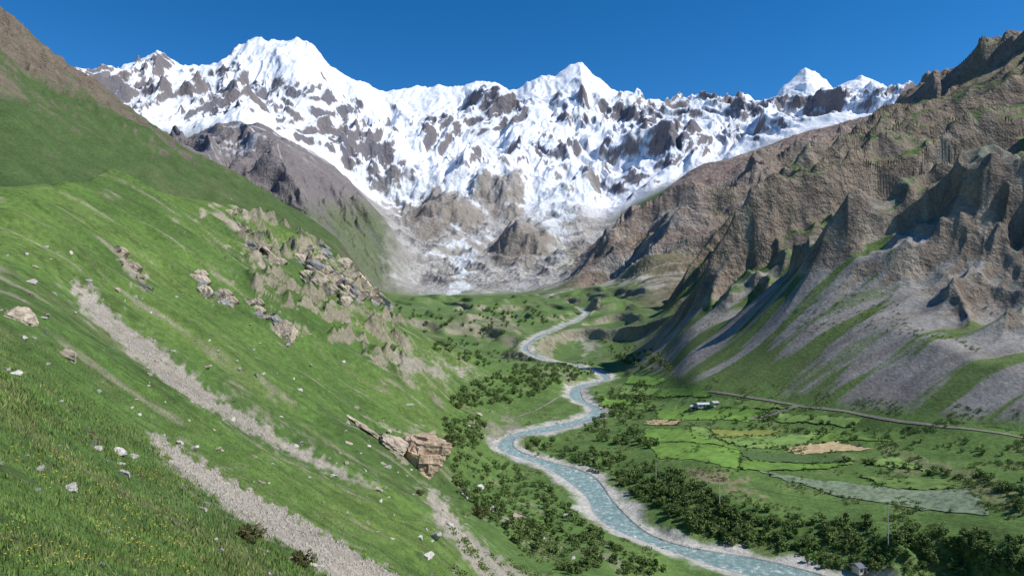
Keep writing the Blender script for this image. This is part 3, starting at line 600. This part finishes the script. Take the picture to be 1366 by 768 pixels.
# ------------------------------------------------------------------ houses
wall=simple('wall_white',(.55,.53,.49),.9,.1,1.); roofm=simple('roof_metal',(.42,.44,.46),.5,.15,1.); doorm=simple('door_wood',(.12,.07,.04),.7,.2,3.); glass=simple('glass_dark',(.03,.035,.04),.2,.1,1.)
def box(name,sx,sy,sz,loc,mat,parent):
    x,y,z=sx/2,sy/2,sz; V=[(-x,-y,0),(x,-y,0),(x,y,0),(-x,y,0),(-x,-y,z),(x,-y,z),(x,y,z),(-x,y,z)]
    o=obj(name,mesh_np(name,V,[(0,3,2,1),(4,5,6,7),(0,1,5,4),(1,2,6,5),(2,3,7,6),(3,0,4,7)],[mat],False),parent=parent); o.location=loc; return o
def house(px,py,w_,rot,label,d_=3.2,roof=roofm,hh_=1.8):
    p=place(px,py); r=obj('house',None,label,'house'); r.location=(p.x,p.y,p.z-.2); r.rotation_euler=(0,0,rot)
    box('wall',w_,d_,hh_,(0,0,0),wall,r)
    a_,b_,z=w_/2+.25,d_/2+.25,hh_+.01; V=[(-a_,-b_,z),(a_,-b_,z),(a_,b_,z),(-a_,b_,z),(-a_,0,z+.7),(a_,0,z+.7)]
    me=bpy.data.meshes.new('roof'); me.from_pydata(V,[],[(0,1,5,4),(2,3,4,5),(0,4,3),(1,2,5),(0,3,2,1)]); me.materials.append(roof); obj('roof',me,parent=r)
    box('door',.7,.06,1.5,(0,-d_/2-.035,.1),doorm,r)
    for sx in (-w_*.3,w_*.3): box('window',.8,.06,.7,(sx,-d_/2-.035,.8),glass,r)
house(938,543,6,.1,'small white house with pale metal roof among fields'); house(953,541,3,.4,'small white outbuilding beside a house'); house(925,546,2.6,-.2,'tiny white shed at the edge of a field')
tarp=simple('tarp_grey',(.16,.17,.19),.7,.2,2.); house(1148,762,3.6,.3,'small grey roofed hut among riverside bushes',3,tarp,1.9)
# poles
polem=simple('pole_concrete',(.48,.47,.44),.8,.15,2.); cer=simple('insulator',(.3,.2,.15),.4,.1)
tops=[]
for px,py,hp in ((1185,736,64),(960,682,44),(875,645,26),(1420,790,80)):
    p=place(px,py); hm=hp/F*p.y; tops.append(Vector((p.x,p.y,p.z+hm-.3)))
    V,f_=tube((0,0,-.3),(0,0,hm),.15,.09,8); o=obj('utility_pole',mesh_np('utility_pole',V,f_,[polem]),'slender pale concrete utility pole with crossarm','utility pole',None,'utility poles'); o.location=p
    V,f_=tube((-.8,0,hm-.3),(.8,0,hm-.3),.05,.05,6); obj('crossarm',mesh_np('crossarm',V,f_,[polem]),parent=o)
    for x in (-.7,0,.7):
        V,f_=tube((x,0,hm-.26),(x,0,hm-.05),.05,.03,6); obj('insulator',mesh_np('insulator',V,f_,[cer]),parent=o)
dk=simple('cable_dark',(.03,.03,.03),.5,.1)
for a_,b_ in ((3,0),(0,1),(1,2)):
    A,B=tops[a_],tops[b_]; VV=[];FF=[]
    for i in range(20):
        f=i/20;g_=(i+1)/20; q0=A.lerp(B,f);q1=A.lerp(B,g_); q0.z-=6*f*(1-f);q1.z-=6*g_*(1-g_); v_,f_=tube(q0,q1,.025,.025,4); FF+= [tuple(k+8*i for k in q) for q in f_]; VV.append(v_)
    obj('power_cable',mesh_np('power_cable',np.concatenate(VV),FF,[dk]),'thin dark sagging cable strung between utility poles','power cable',None,'power cables')
# ------------------------------------------------------------------ light, sky, camera
az,el=math.radians(101),math.radians(47)
sv=Vector((math.sin(az)*math.cos(el),math.cos(az)*math.cos(el),math.sin(el)))
L=bpy.data.lights.new('sun','SUN'); L.energy=5.0; L.angle=math.radians(.5); L.color=(1,.965,.91); lo=bpy.data.objects.new('sun',L); coll.objects.link(lo); lo.rotation_euler=sv.to_track_quat('Z','Y').to_euler()
wd_=bpy.data.worlds.new('World'); scene.world=wd_; wd_.use_nodes=True; nt=wd_.node_tree; bg=nt.nodes['Background']
sk=nd(nt,'ShaderNodeTexSky',sky_type='NISHITA'); sk.sun_disc=False; sk.sun_elevation=el; sk.sun_rotation=az; sk.altitude=3500; sk.air_density=1.; sk.dust_density=0.; sk.ozone_density=3.
hsv=nd(nt,'ShaderNodeHueSaturation'); hsv.inputs['Saturation'].default_value=1.34; nt.links.new(sk.outputs[0],hsv.inputs['Color']); nt.links.new(hsv.outputs[0],bg.inputs['Color']); bg.inputs['Strength'].default_value=.145
cam=bpy.data.cameras.new('camera'); cam.lens=24; cam.sensor_width=36; cam.clip_end=120000; cam.clip_start=.1
co=bpy.data.objects.new('camera',cam); coll.objects.link(co); co.location=(0,0,0); co.rotation_euler=(math.radians(90),0,0); scene.camera=co
print('verts',R*C,'trees',len(tr))
